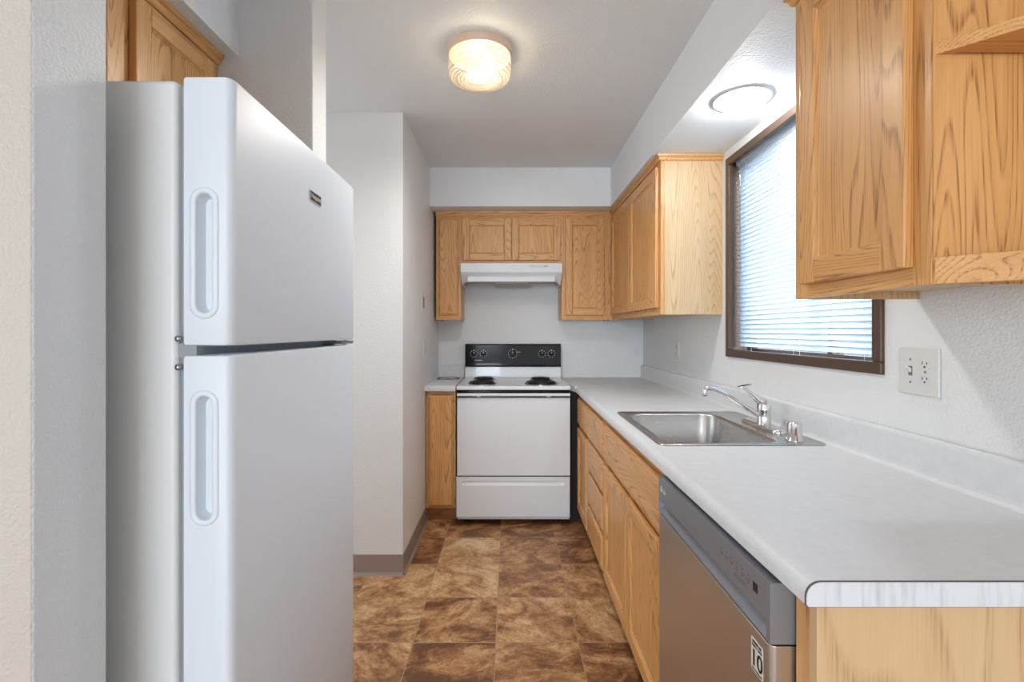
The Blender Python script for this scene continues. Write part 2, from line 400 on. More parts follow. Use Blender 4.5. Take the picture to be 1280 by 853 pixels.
# vinyl cove base
def cove(axis, a0, a1, base, sgn):
    h = .108; pr = [(base, 0), (base+sgn*.016, 0), (base+sgn*.010, .006), (base+sgn*.0045, .016), (base+sgn*.0035, h), (base, h)]
    return MB().prism(pr, axis, a0, a1)
struct('baseboard_left', cove('y', LY-.004, 3.33, LX, 1), 'vinyl')
struct('baseboard_left.001', cove('x', -3.2, LX+.004, LY, -1), 'vinyl')
struct('baseboard_left.002', cove('y', 1.547, 1.662, -.624, 1), 'vinyl')

# window: frame, sliding sashes, glass
win = empty('window_1', ((WX+.02), (WY0+WY1)/2, WZ0)); win['kind'] = 'structure'
win['label'] = 'sliding window in a bronze aluminium frame over the sink'
fw = .036
def ring(mb, x0, x1, y0, y1, z0, z1, w_):
    mb.box(x0, x1, y0, y1, z0, z0+w_); mb.box(x0, x1, y0, y1, z1-w_, z1)
    mb.box(x0, x1, y0, y0+w_, z0+w_, z1-w_); mb.box(x0, x1, y1-w_, y1, z0+w_, z1-w_); return mb
build('window_frame', ring(MB(), WX-.012, WX+.012, WY0, WY1, WZ0, WZ1, fw), 'brown', win, bevel=.004)
build('window_reveal', ring(MB(), WX+.012, T, WY0, WY1, WZ0, WZ1, .014), 'brown', win)
build('sash', ring(MB(), WX+.085, WX+.105, WY0+.014, 1.77, WZ0+.014, WZ1-.014, .028), 'brown', win)
build('sash', ring(MB(), WX+.105, WX+.125, 1.74, WY1-.014, WZ0+.014, WZ1-.014, .028), 'brown', win)
build('window_glass', MB().box(WX+.094, WX+.097, WY0+.04, 1.745, WZ0+.04, WZ1-.04), 'glass', win)
build('window_glass', MB().box(WX+.113, WX+.116, 1.765, WY1-.04, WZ0+.04, WZ1-.04), 'glass', win)

# ------------------------------------------------------------------ cabinet kit (local: x along the face, -y out of the face, z up)
def mk_door(name, parent, x0, x1, z0, z1, t=.02, w=.052, label=None):
    """frame-and-panel door"""
    mb = MB(); f = -t
    mb.box(x0, x0+w, f, 0, z0, z1, 0); mb.box(x1-w, x1, f, 0, z0, z1, 0)
    mb.box(x0+w, x1-w, f, 0, z0, z0+w, 1); mb.box(x0+w, x1-w, f, 0, z1-w, z1, 1)
    d = build(name, mb, ['woodz', 'woodx'], parent, bevel=.0035, local=True)
    p = MB(); c = .009; a0, a1, b0, b1 = x0+w-.001, x1-w+.001, z0+w-.001, z1-w+.001
    o_ = [(a0, f+.003, b0), (a1, f+.003, b0), (a1, f+.003, b1), (a0, f+.003, b1)]
    i_ = [(a0+c, f+.0105, b0+c), (a1-c, f+.0105, b0+c), (a1-c, f+.0105, b1-c), (a0+c, f+.0105, b1-c)]
    bk = [(a0, -.002, b0), (a1, -.002, b0), (a1, -.002, b1), (a0, -.002, b1)]
    p.loops([bk, o_, i_], smooth=False, cap0=True, cap1=True)
    build('panel', p, 'woodz', d, local=True)
    return d
def mk_slab(name, parent, x0, x1, z0, z1, t=.02, mat='woodz'):
    e = .011
    mb = MB()
    L = lambda k, y: [(x0+k, y, z0+k), (x1-k, y, z0+k), (x1-k, y, z1-k), (x0+k, y, z1-k)]
    mb.loops([L(0, 0), L(0, -t*.55), L(e*.5, -t*.72), L(e*.75, -t*.72), L(e, -t)], smooth=False, cap0=True, cap1=True)
    return build(name, mb, mat, parent, local=True, bevel=.001)
def mk_cabinet(name, label, loc, rz, Wd, H, D, stiles, rails, toe=0, side='panelz', group=None, open_bottom=0.0, hollow=False):
    r = empty(name, loc, rz); tag(r, label, 'cabinet', group)
    b = MB(); z0 = toe
    y0 = .0195
    if hollow:        # carcass without a top, as under a sink
        b.box(0, .016, y0, D, z0, H); b.box(Wd-.016, Wd, y0, D, z0, H); b.box(.016, Wd-.016, y0, D, z0, z0+.016); b.box(.016, Wd-.016, D-.008, D, z0+.016, H)
    elif open_bottom:   # wall cabinet: floor panel sits up inside the sides, as on real boxes
        k = open_bottom
        b.box(0, .012, y0, D, 0, H); b.box(Wd-.012, Wd, y0, D, 0, H)
        b.box(.012, Wd-.012, y0, D, k, H)
    else: b.box(0, Wd, y0, D, z0, H)
    build('body', b, side, r, local=True)
    f = MB()
    for x0, x1 in stiles: f.box(x0, x1, 0, .019, z0, H, 0)
    for x0, x1, a, c in rails: f.box(x0, x1, .0004, .0186, a, c, 1)
    build('face_frame', f, ['woodz', 'woodx'], r, local=True, bevel=.001)
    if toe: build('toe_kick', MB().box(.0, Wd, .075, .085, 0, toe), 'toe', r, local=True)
    return r
CP = [(0,0), (-.006,0), (-.010,.006), (-.012,.014), (-.020,.020), (-.022,.030), (0,.030)]   # crown profile (out, up)
def crown_strip(parent, x0, x1, H, end=None, D=0):
    mb = MB()
    ex = -.022 if end == 0 else 0
    exx = .022 if end == 1 else 0
    n = len(CP)
    vs0 = [(x0+(p[0] if end == 0 else 0), p[0], H-.030+p[1]) for p in CP]
    vs1 = [(x1-(p[0] if end == 1 else 0), p[0], H-.030+p[1]) for p in CP]
    mb.loops([vs0, vs1], smooth=False, cap0=True, cap1=True)
    if end == 1:
        a = [(x1-p[0], p[0], H-.030+p[1]) for p in CP]; b_ = [(x1-p[0], D, H-.030+p[1]) for p in CP]
        mb.loops([a, b_], smooth=False, cap0=True, cap1=True)
    if end == 0:
        a = [(x0+p[0], p[0], H-.030+p[1]) for p in CP]; b_ = [(x0+p[0], D, H-.030+p[1]) for p in CP]
        mb.loops([a, b_], smooth=False, cap0=True, cap1=True)
    return build('crown_moulding', mb, 'woodx', parent, local=True)

UB = 1.378; UH = SOF-.001-UB          # wall cabinets: bottom and height
RB, RW = -PI/2, PI/2
# --- back wall uppers, face at y = 3.62
FY = 3.62; dp = BY-FY-.001
c = mk_cabinet('wall_cabinet', 'narrow oak wall cabinet left of the range hood', (-.545, FY, UB), 0, .184, UH, dp,
               [(0,.026),(.156,.184)], [(.026,.156,0,.035),(.026,.156,UH-.055,UH)], open_bottom=.012)
mk_slab('door', c, .022, .166, .035, UH-.052); crown_strip(c, 0, .184, UH)
mz = 1.790-UB
c = mk_cabinet('wall_cabinet', 'short two-door oak wall cabinet above the range hood', (-.3605, FY, 1.790), 0, .747, SOF-.001-1.790, dp,
               [(0,.022),(.36,.388),(.725,.747)], [(.022,.725,0,.03),(.022,.725,SOF-1.79-.055,SOF-1.79-.001)])
h2 = SOF-.001-1.790
mk_door('door', c, .013, .3725, .028, h2-.052, w=.05); mk_door('door', c, .3785, .737, .028, h2-.052, w=.05); crown_strip(c, 0, .747, h2)
c = mk_cabinet('wall_cabinet', 'single-door oak wall cabinet right of the range hood', (.387, FY, UB), 0, .371, UH, dp,
               [(0,.03),(.305,.371)], [(.03,.305,0,.035),(.03,.305,UH-.055,UH)], open_bottom=.012)
mk_door('door', c, .026, .312, .035, UH-.052, w=.05); crown_strip(c, 0, .371-.02, UH)
# --- right wall corner upper: face x = .758, from y 3.62 to 2.447
c = mk_cabinet('wall_cabinet', 'two-door oak wall cabinet on the right wall between corner and window', (.7585, FY-.0005, UB), RB, 1.172, UH, WX-.758-.002,
               [(0,.05),(.55,.60),(1.135,1.172)], [(.05,1.135,0,.035),(.05,1.135,UH-.055,UH)], open_bottom=.012)
mk_door('door', c, .055, .590, .035, UH-.052); mk_door('door', c, .596, 1.145, .035, UH-.052); crown_strip(c, .022, 1.172, UH, end=1, D=WX-.758-.002)
# --- near right upper: face x=.75, y 1.28 -> .868
c = mk_cabinet('wall_cabinet', 'large single-door oak wall cabinet in the near right foreground', (.75, 1.28, UB), RB, .412, UH, WX-.75-.002,
               [(0,.045),(.372,.412)], [(.045,.372,0,.035),(.045,.372,UH-.055,UH)], open_bottom=.02)
mk_door('door', c, .049, .376, .034, UH-.05, w=.056); crown_strip(c, 0, .412, UH, end=0, D=WX-.75-.002)
# --- diagonal open end shelf, apex against the cabinet's end panel
r = empty('end_shelf', (.75, .867, UB)); tag(r, 'open corner end shelf unit of oak at the right edge beside the foreground cabinet', 'shelf')
A, B, C_ = (.751, .8675), (WX-.002, .8675), (WX-.002, .8675-(WX-.753))
def tri(mb, z0, z1, ins=0, mi=0):
    a = (A[0]+ins*1.0, A[1]-.008); b = (B[0]-.008, B[1]-.008); cc = (C_[0]-.008, C_[1]+ins*1.0)
    mb.prism([a, b, cc], 'z', z0, z1, mi)
build('back_panel', MB().box(.752, WX-.002, .8645, .8675, UB, SOF-.002), 'woodz', r)
build('side_panel', MB().box(WX-.010, WX-.002, .57, .864, UB, SOF-.002), 'woodz', r)
d45 = Vector((1, -1, 0)).normalized(); nrm = Vector((-1, -1, 0)).normalized()
def diag(mb, z0, z1, t0, t1, off0=0.0, off1=.018, mi=0):
    p0 = Vector((A[0], A[1], 0))+d45*t0; p1 = Vector((A[0], A[1], 0))+d45*t1
    q = [p0-nrm*off0, p1-nrm*off0, p1-nrm*off1, p0-nrm*off1]
    mb.prism([(p.x, p.y) for p in q], 'z', z0, z1, mi)
LEN = (WX-.754)*math.sqrt(2)
m_ = NT; m_ = MB(); tri(m_, UB+.012, UB+.030, ins=.03); build('shelf', m_, 'panelz', r)
m_ = MB(); diag(m_, UB+.0, UB+.048, .003, LEN-.012); build('bottom_rail', m_, 'woodx', r, bevel=.001)
m_ = MB(); diag(m_, SOF-.06, SOF-.002, .003, LEN-.012); build('top_rail', m_, 'woodx', r, bevel=.001)
m_ = MB(); diag(m_, 1.785, 1.805, .003, LEN-.012, .0, .02); tri(m_, 1.7855, 1.8045, ins=.02); build('shelf', m_, 'woodx', r, bevel=.0006)

# --- cabinet over the refrigerator: face x=-.925 looking +X, y .765..1.54
zB = 1.775; HB = 2.166-zB
c = mk_cabinet('wall_cabinet', 'oak wall cabinet above the refrigerator', (-.925, .762, zB), RW, .783, HB, .45,
               [(0,.04),(.383,.423),(.745,.783)], [(.04,.745,0,.035),(.04,.745,HB-.055,HB)])
mk_door('door', c, .02, .386, .02, HB-.048); mk_door('door', c, .421, .742, .02, HB-.048); crown_strip(c, 0, .783, HB)

# --- base cabinets
BH = .8865
c = mk_cabinet('base_cabinet', 'narrow oak base cabinet left of the range', (LX+.005, 3.29, 0), 0, .198, .8915, BY-3.29-.001,
               [(0,.02),(.178,.198)], [(.02,.178,.1,.135),(.02,.178,.86,.8915)], toe=.1)
mk_slab('door', c, .016, .184, .118, .862)
FX = .467; bd = WX-FX-.002
def z_draw(par, x0, x1, z0, z1): return mk_slab('drawer', par, x0, x1, z0, z1, mat='woodx', t=.019)
# corner unit y 3.262 -> 2.85
c = mk_cabinet('base_cabinet', 'oak base cabinet with one drawer over one door at the far end beside the range', (FX, 3.26, 0), RB, .408, BH, bd,
               [(0,.04),(.375,.408)], [(.04,.375,.1,.135),(.04,.375,.655,.70),(.04,.375,.845,BH)], toe=.1)
z_draw(c, .018, .392, .682, .852); mk_door('door', c, .018, .392, .118, .655, t=.019)
build('gap_shade', MB().box(-.06, -.05, -.055, .0, 0, BH), 'dark', c, local=True)  # dark strip standing in for the shade in the gap beside the range
c = mk_cabinet('base_cabinet', 'oak base cabinet with a stack of four drawers', (FX, 2.8515, 0), RB, .49, BH, bd,
               [(0,.035),(.455,.49)], [(.035,.455,.1,.135),(.035,.455,.28,.32),(.035,.455,.465,.505),(.035,.455,.655,.70),(.035,.455,.845,BH)], toe=.1)
for a, b in ((.118,.288),(.315,.478),(.505,.655),(.682,.852)): z_draw(c, .022, .468, a, b)
c = mk_cabinet('base_cabinet', 'oak sink base cabinet with false drawer front over two doors', (FX, 2.361, 0), RB, .951, BH, bd,
               [(0,.035),(.455,.50),(.916,.951)], [(.035,.916,.1,.135),(.035,.916,.655,.70),(.035,.916,.845,BH)], toe=.1, hollow=True)
fd = mk_slab('false_drawer_front', c, .022, .925, .682, .852, mat='woodx', t=.019)
mk_door('door', c, .022, .468, .118, .655, t=.019); mk_door('door', c, .474, .925, .118, .655, t=.019)
# peninsula end panel with face stile
r = empty('peninsula_end_panel', (FX, .742, 0)); tag(r, 'pale oak end panel of the counter run at the bottom right beside the dishwasher', 'panel')
build('side_panel', MB().box(FX, WX-.002, .742, .760, 0, BH), 'straight', r)
build('face_stile', MB().box(FX-.0, FX+.019, .7605, .795, 0, BH), 'woodz', r)

# ------------------------------------------------------------------ worktops
CZ, CF, CT = .925, .437, .037
def edge_prof(x0, x1, z0, z1, r=.022):   # rounded front at x0
    p = [(x1, z0), (x0+.003, z0), (x0, z0+.003)]
    for i in range(7): a = PI-PI/2*i/6; p.append((x0+r+r*math.cos(a), z1-r+r*math.sin(a)))
    p.append((x1, z1)); return p
r = empty('worktop', (.75, 2.2, CZ-CT)); tag(r, 'long pale grey laminate worktop running along the right wall', 'worktop')
y0c = .722; hx0, hx1, hy0, hy1 = .497, 1.015, 1.583, 2.203
m_ = MB()
m_.prism(edge_prof(CF, .485, CZ-CT, CZ), 'y', y0c, 3.25, smooth=False)
for a, b, cc, d in ((.485, WX-.002, y0c, hy0), (.485, WX-.002, hy1, 3.25), (.485, hx0, hy0, hy1), (hx1, WX-.002, hy0, hy1), (.485, WX-.002, 3.25, BY-.002)):
    m_.box(a, b, cc, d, CZ-CT, CZ)
m_.prism([(.4372, 3.25), (.485, 3.25), (.485, BY-.002), (.4085, BY-.002), (.4085, 3.36)], 'z', CZ-CT, CZ)
top = build('top', m_, 'lam', r)
for p in top.data.polygons: p.use_smooth = False
bs = [(WX-.002, CZ-.001), (1.034, CZ-.001), (1.040, CZ+.002), (1.0455, CZ+.008), (1.047, CZ+.016)]
bs += [(1.047, CZ+.09), (1.049, CZ+.097), (1.054, CZ+.100), (WX-.002, CZ+.100)]
o = build('backsplash', MB().prism(bs, 'y', y0c, BY-.002), 'lam', r)
k = MB().prism(edge_prof(CF-.0006, WX-.002, CZ-CT-.0006, CZ+.0006), 'y', .7195, y0c)
build('laminate_core_edge', k, 'kraft', r)
build('end_cap', MB().prism(edge_prof(CF+.0005, WX-.003, CZ-CT+.0005, CZ-.0005), 'y', .7185, .7195), 'cap', r)
# small left worktop
r = empty('worktop', (-.46, 3.58, .893)); tag(r, 'small grey laminate worktop between the left wall and the range', 'worktop')
pr = [(3.30, .893), (3.252, .893), (3.249, .896)]+[(3.265+.016*math.cos(PI-PI/2*i/6), .914+.016*math.sin(PI-PI/2*i/6)) for i in range(7)]+[(3.30, .930)]
m_ = MB().prism(pr, 'x', LX+.001, -.361); m_.box(LX+.001, -.361, 3.30, BY-.002, .893, .930)
build('top', m_, 'lam', r)
build('backsplash', MB().box(LX+.001, -.361, BY-.022, BY-.002, .930, 1.022), 'lam', r, bevel=.003)

# leaflet on the small worktop
r = MB(); LZ = .9315
gx, gy = 8, 6; vs = []
for j in range(gy+1):
    for i in range(gx+1):
        u_, v_ = i/gx, j/gy; vs.append((-.545+.165*u_-.01*v_, 3.66+.13*v_+.012*u_, LZ+.006*math.sin(PI*u_)*v_+.0012))
fs = [(j*(gx+1)+i, j*(gx+1)+i+1, (j+1)*(gx+1)+i+1, (j+1)*(gx+1)+i) for j in range(gy) for i in range(gx)]
top_ = [(x, y, z) for x, y, z in vs]; bot_ = [(x, y, z-.0014) for x, y, z in vs]
r.add(top_, [f for f in fs], 0)
for k_, f in enumerate(fs):
    i, j = k_ % gx, k_//gx
    if i in (0, gx-1) or j in (0, gy-1) or (i+j) % 5 == 0: r.m[k_] = 1
r.add(bot_, [f[::-1] for f in fs], 1)
lf = build('leaflet', r, ['print', 'printg'], loc=(-.47, 3.72, LZ), recalc=False)
tag(lf, 'glossy printed leaflet lying on the small worktop left of the range', 'leaflet')

# ------------------------------------------------------------------ sink
r = empty('kitchen_sink', (.757, 1.893, CZ)); tag(r, 'stainless steel single-bowl sink set into the right worktop', 'sink')
def LP(x0, x1, y0, y1, rr, z): return [(x, y, z) for x, y in rrect(x0, x1, y0, y1, rr)]
bx0, bx1, by0, by1 = .522, .898, 1.607, 2.165
m_ = MB().loops([
    LP(.483, 1.030, 1.567, 2.219, .028, CZ+.0006), LP(.485, 1.028, 1.569, 2.217, .027, CZ+.0045), LP(.490, 1.023, 1.574, 2.212, .024, CZ+.0052),
    LP(.496, 1.017, 1.580, 2.206, .022, CZ+.0022), LP(bx0-.008, bx1+.008, by0-.008, by1+.008, .072, CZ+.0022)], smooth=True)
build('rim', m_, 'sink', r, recalc=False)
m_ = MB().loops([
    LP(bx0-.008, bx1+.008, by0-.008, by1+.008, .072, CZ+.0022), LP(bx0-.003, bx1+.003, by0-.003, by1+.003, .068, CZ+.0008), LP(bx0, bx1, by0, by1, .066, CZ-.006),
    LP(bx0+.008, bx1-.008, by0+.008, by1-.008, .062, CZ-.13), LP(bx0+.016, bx1-.016, by0+.016, by1-.016, .056, CZ-.158),
    LP(bx0+.036, bx1-.036, by0+.036, by1-.036, .04, CZ-.168), LP(.665, .755, 1.845, 1.935, .0449, CZ-.174)], smooth=True, cap1=True)
build('bowl', m_, 'sink', r, recalc=False)
build('drain', MB().lathe([(.0, .001), (.02, .001), (.03, .003), (.042, .005), (.045, .001)], (.71, 1.89, CZ-.174), cap=False), 'chrome', r)
# faucet
FXc, FYc, FZ = .970, 1.862, CZ+.0026
r = empty('faucet', (FXc, FYc, FZ)); tag(r, 'chrome single-lever faucet at the back of the sink', 'faucet')
m_ = MB(); P = rrect(FXc-.027, FXc+.027, 1.735, 2.005, .0265)
Z = lambda ins, z: [(x+(FXc-x)*ins, y+(1.87-y)*ins*.25, z) for x, y in P]
m_.loops([Z(0, FZ), Z(0, FZ+.006), Z(.12, FZ+.012), Z(.35, FZ+.014)], cap0=True, cap1=True); build('base_plate', m_, 'chrome', r)
m_ = MB().lathe([(.027,.010),(.027,.014),(.0245,.018),(.0245,.064),(.0252,.066),(.0252,.071),(.0245,.073),(.0235,.088),(.019,.101),(.010,.109),(.001,.111)], (FXc, FYc, FZ), cap=False)
build('body', m_, 'chrome', r)
# spout: rises away from the body over the bowl
pts = [(FXc-.010, FYc, FZ+.040), (FXc-.03, FYc, FZ+.053), (FXc-.09, FYc, FZ+.091), (FXc-.15, FYc, FZ+.128), (FXc-.178, FYc, FZ+.143), (FXc-.200, FYc, FZ+.149), (FXc-.216, FYc, FZ+.149), (FXc-.226, FYc, FZ+.144)]
sp_ = build('spout', MB().tube(pts, [.0095,.0095,.0085,.008,.008,.0085,.009,.009]), 'chrome', r)
build('aerator', MB().lathe([(.0095,-.028),(.0105,-.026),(.0105,-.006),(.009,0)], (FXc-.226, FYc, FZ+.147), n=20), 'chrome', sp_)
m_ = MB().tube([(FXc-.002, FYc, FZ+.094), (FXc-.024, FYc, FZ+.108), (FXc-.052, FYc, FZ+.132), (FXc-.078, FYc, FZ+.155)], [.019,.0135,.0075,.008])
m_.loops([[(FXc-.066+x, FYc+y, FZ+z+.156+.22*x) for x, y in rrect(-.034, .018, -.013, .013, .0125)] for z in (0, .006)], cap0=True, cap1=True, smooth=False)
build('lever', m_, 'chrome', r, bevel=.001)
# air gap
r = build('air_gap_cap', MB().lathe([(.0275,0),(.0275,.003),(.0235,.004),(.0240,.058),(.0225,.0615),(.001,.062)], (.957, 1.64, FZ), n=28, cap=False), 'chrome', loc=(.957, 1.64, FZ))
tag(r, 'chrome cylindrical dishwasher air gap on the sink ledge in front of the faucet', 'air gap')

# ------------------------------------------------------------------ range
RX0, RX1, RY = -.352, .405, 3.233
r = empty('range', (.0265, 3.5, 0)); tag(r, 'white freestanding electric coil range with black control panel', 'stove')
build('body', MB().box(RX0+.004, RX1-.004, RY+.032, 3.885, .035, .900), 'white', r, bevel=.002)
build('recess_strip', MB().box(RX0+.006, RX1-.006, RY+.018, RY+.032, .30, .900), 'black', r)
for x in (RX0+.06, RX1-.06):
    for y in (RY+.09, 3.80): build('leg', MB().lathe([(.018,0),(.018,.006),(.010,.010),(.010,.04)], (x, y, 0), n=16), 'dark', r)
# cooktop with raised rim
m_ = MB(); m_.box(RX0, RX1, RY, 3.885, .903, .930)
ct = build('cooktop', m_, 'white', r, bevel=.006, seg=3)
for cx, cy, rr in ((-.19, 3.385, .088), (-.19, 3.665, .072), (.222, 3.385, .106), (.235, 3.66, .074)):
    b = build('burner', MB().lathe([(rr+.012,.0),(rr+.012,.004),(rr+.004,.005),(rr-.006,.001),(.02,.0005)], (cx, cy, .930), cap=False, n=40), 'drip', r)
    pts = []; turns = 4.5 if rr > .08 else 3.5; n_ = int(turns*20)
    for i in range(n_+1):
        a = 2*PI*turns*i/n_; q = .016+(rr-.020)*i/n_; pts.append((cx+q*math.cos(a), cy+q*math.sin(a), .9405))
    m_ = MB().tube(pts, .0058, n=8)
    for k in range(3):
        a = 2*PI*k/3+.4; m_.tube([(cx, cy, .9335), (cx+rr*math.cos(a), cy+rr*math.sin(a), .9335)], .0022, n=6)
    build('coil', m_, 'coil', b)
# backguard
m_ = MB().prism([(3.885,.930),(3.800,.930),(3.800,.950),(3.806,1.020),(3.812,1.020),(3.822,1.190),(3.830,1.196),(3.885,1.196)], 'x', RX0+.006, RX1-.006)
bgd = build('backguard', m_, 'white', r, bevel=.002)
m_ = MB().prism([(3.818,1.016),(3.795,1.016),(3.7925,1.022),(3.7925,1.038),(3.7955,1.043),(3.7955,1.186),(3.802,1.194),(3.828,1.194)], 'x', RX0+.0065, RX1-.0065)
cp = build('control_panel', m_, 'black', r, bevel=.0015)
def on_panel(x, z): return (x, 3.7955+(z-1.043)*0, z)
for i, (x, z, kr) in enumerate(((-.278,1.118,.0185), (-.203,1.118,.0185), (.024,1.118,.026), (.252,1.118,.0185), (.325,1.118,.0185))):
    px, py, pz = on_panel(x, z)
    m_ = MB().lathe([(kr,0),(kr,-.004),(kr*.85,-.014),(kr*.8,-.018),(.001,-.018)], (px, py, pz), axis='y', n=28, cap=False)
    m_.box(px-.003, px+.003, py-.024, py-.012, pz-kr*.8, pz+kr*.8)
    kb = build('knob', m_, 'black', cp, bevel=.001)
    d = MB()
    nt = 9 if i != 2 else 14
    for j in range(nt):
        a = PI/2+2*PI*j/nt; q = kr+.008; s_ = .0026 if j else .0042
        d.box(px+q*math.cos(a)-s_, px+q*math.cos(a)+s_, py-.0008, py+.001, pz+q*math.sin(a)-s_*.9, pz+q*math.sin(a)+s_*.9)
    build('pointer', MB().box(px-.0014, px+.0014, py-.0247, py-.0238, pz+kr*.15, pz+kr*.75), 'print', kb)
    build('dial_marks', d, 'print', cp)
loc0 = r.location
def lt(x, y, z): return Matrix.Translation(Vector((x, y, z))-loc0)
text_mesh('brand_lettering', 'Hotpoint', .016, 'print', cp, lt(-.242, 3.7952, 1.068) @ FACE_MY, .0003)
build('clock_window', MB().box(.085, .215, 3.7945, 3.803, 1.085, 1.15), 'black', cp)
build('panel_print', MB().box(.055, .090, 3.7950, 3.801, 1.131, 1.1335), 'print', cp)
# handle bar, door, drawer
m_ = MB().box(RX0+.006, RX1-.006, RY-.028, RY-.004, .866, .884)
for x in (-.205, .2575): m_.box(x-.014, x+.014, RY-.006, RY+.02, .858, .880)
hd = MB().box(RX0+.004, RX1-.004, RY-.004, RY+.018, .336, .853)
dr = build('oven_door', hd, 'white', r, bevel=.004, seg=3)
build('door_handle', m_, 'white', dr, bevel=.003)
m_ = MB(); x0, x1 = RX0-.003, RX1-.003
L = lambda k, y, kz=None: [(x0+k, y, .058+k), (x1-k, y, .058+k), (x1-k, y, .327-k), (x0+k, y, .327-k)]
m_.loops([L(0, RY+.03), L(0, RY+.004), L(.006, RY-.004)], smooth=False, cap0=True)
z0, z1 = .064, .321; fx0, fx1 = x0+.006, x1-.006; y_ = RY-.004
# front of the drawer with a scooped pull along the top
zs = [(z0, y_), (.255, y_), (.270, y_), (.290, y_+.006), (.297, y_+.006), (.299, y_), (z1, y_)]
for i in range(len(zs)-1):
    (za, ya), (zb, yb) = zs[i], zs[i+1]
    xs = [(fx0, 0), (fx0+.035, 0), (fx0+.06, 1), (fx1-.06, 1), (fx1-.035, 0), (fx1, 0)]
    for j in range(5):
        (xa, ka), (xb, kb_) = xs[j], xs[j+1]
        Y = lambda yy, kk: y_+(yy-y_)*kk
        m_.add([(xa, Y(ya,ka), za), (xb, Y(ya,kb_), za), (xb, Y(yb,kb_), zb), (xa, Y(yb,ka), zb)], [(0,1,2,3)])
build('storage_drawer', m_, 'white', r, bevel=.002)

# ------------------------------------------------------------------ range hood
hx0, hx1, hf = -.356, .381, 3.545
r = empty('range_hood', (.0125, 3.72, 1.64)); tag(r, 'white under-cabinet range hood above the stove', 'range hood')
m_ = MB()
zt, zb1, zb2 = 1.788, 1.722, 1.655
a = .052
m_.box(hx0, hx1, hf, 3.616, zb1, zt)                                       # control band in front of the cabinet
m_.box(hx0, hx1, 3.616, BY-.004, zb1+.02, zt)
# tapered visor
T1 = [(hx0, hf, zb1), (hx1, hf, zb1), (hx1, BY-.004, zb1), (hx0, BY-.004, zb1)]
m_.add([(hx0,hf+.002,zb1),(hx1,hf+.002,zb1),(hx1-a,hf+.022,zb1-.026),(hx0+a,hf+.022,zb1-.026)], [(0,1,2,3)])
m_.add([(hx0+a,hf+.022,zb1-.026),(hx1-a,hf+.022,zb1-.026),(hx1-a,hf+.010,zb1-.032),(hx0+a,hf+.010,zb1-.032)], [(0,1,2,3)])
m_.add([(hx0+a,hf+.010,zb1-.032),(hx1-a,hf+.010,zb1-.032),(hx1-a,hf+.010,zb2),(hx0+a,hf+.010,zb2)], [(0,1,2,3)])
m_.add([(hx0+a,hf+.010,zb2),(hx1-a,hf+.010,zb2),(hx1-a,hf+.028,zb2),(hx0+a,hf+.028,zb2)], [(0,1,2,3)])
for sx, e in ((hx0, 1), (hx1, -1)):
    m_.add([(sx,hf+.002,zb1),(sx+e*a,hf+.022,zb1-.026),(sx+e*a,hf+.010,zb2),(sx,hf+.10,zb2-.020)], [(0,1,2,3)])
    m_.add([(sx,hf+.002,zb1+.03),(sx,hf+.002,zb1),(sx,hf+.10,zb2-.020),(sx,BY-.004,zb2-.020),(sx,BY-.004,zb1+.03)], [(0,1,2,3,4)])
    m_.add([(sx+e*a,hf+.010,zb2),(sx,hf+.10,zb2-.020),(sx,BY-.004,zb2-.020),(sx+e*.012,BY-.004,zb2-.010),(sx+e*.012,hf+.11,zb2-.010)], [(0,1,2,3,4)])
hb = build('hood_body', m_, 'white', r, recalc=False)
build('underside', MB().box(hx0+.01, hx1-.01, hf+.03, BY-.006, zb1+.004, zb1+.012), 'hoodgrey', r)
m_ = MB().prism([(hf+.05, zb1), (hf+.07, zb2-.010), (hf+.09, zb2-.018), (hf+.24, zb2-.022), (hf+.26, zb2-.012), (hf+.26, zb1)], 'x', -.112, .150)
build('light_lens', m_, 'hoodgrey', r, bevel=.003)
build('filter', MB().box(-.30, -.14, hf+.06, hf+.30, zb1-.006, zb1+.004), 'hoodgrey', r)
build('control_strip', MB().box(.145, .285, hf-.0012, hf, 1.757, 1.776), 'plate', r, bevel=.0005)
for x in (.165, .185, .225): build('switch', MB().box(x-.006, x+.006, hf-.004, hf-.001, 1.760, 1.773), 'plate', r, bevel=.0008)
build('badge', MB().box(.250, .272, hf-.0022, hf-.0012, 1.7645, 1.7675), 'printg', r)

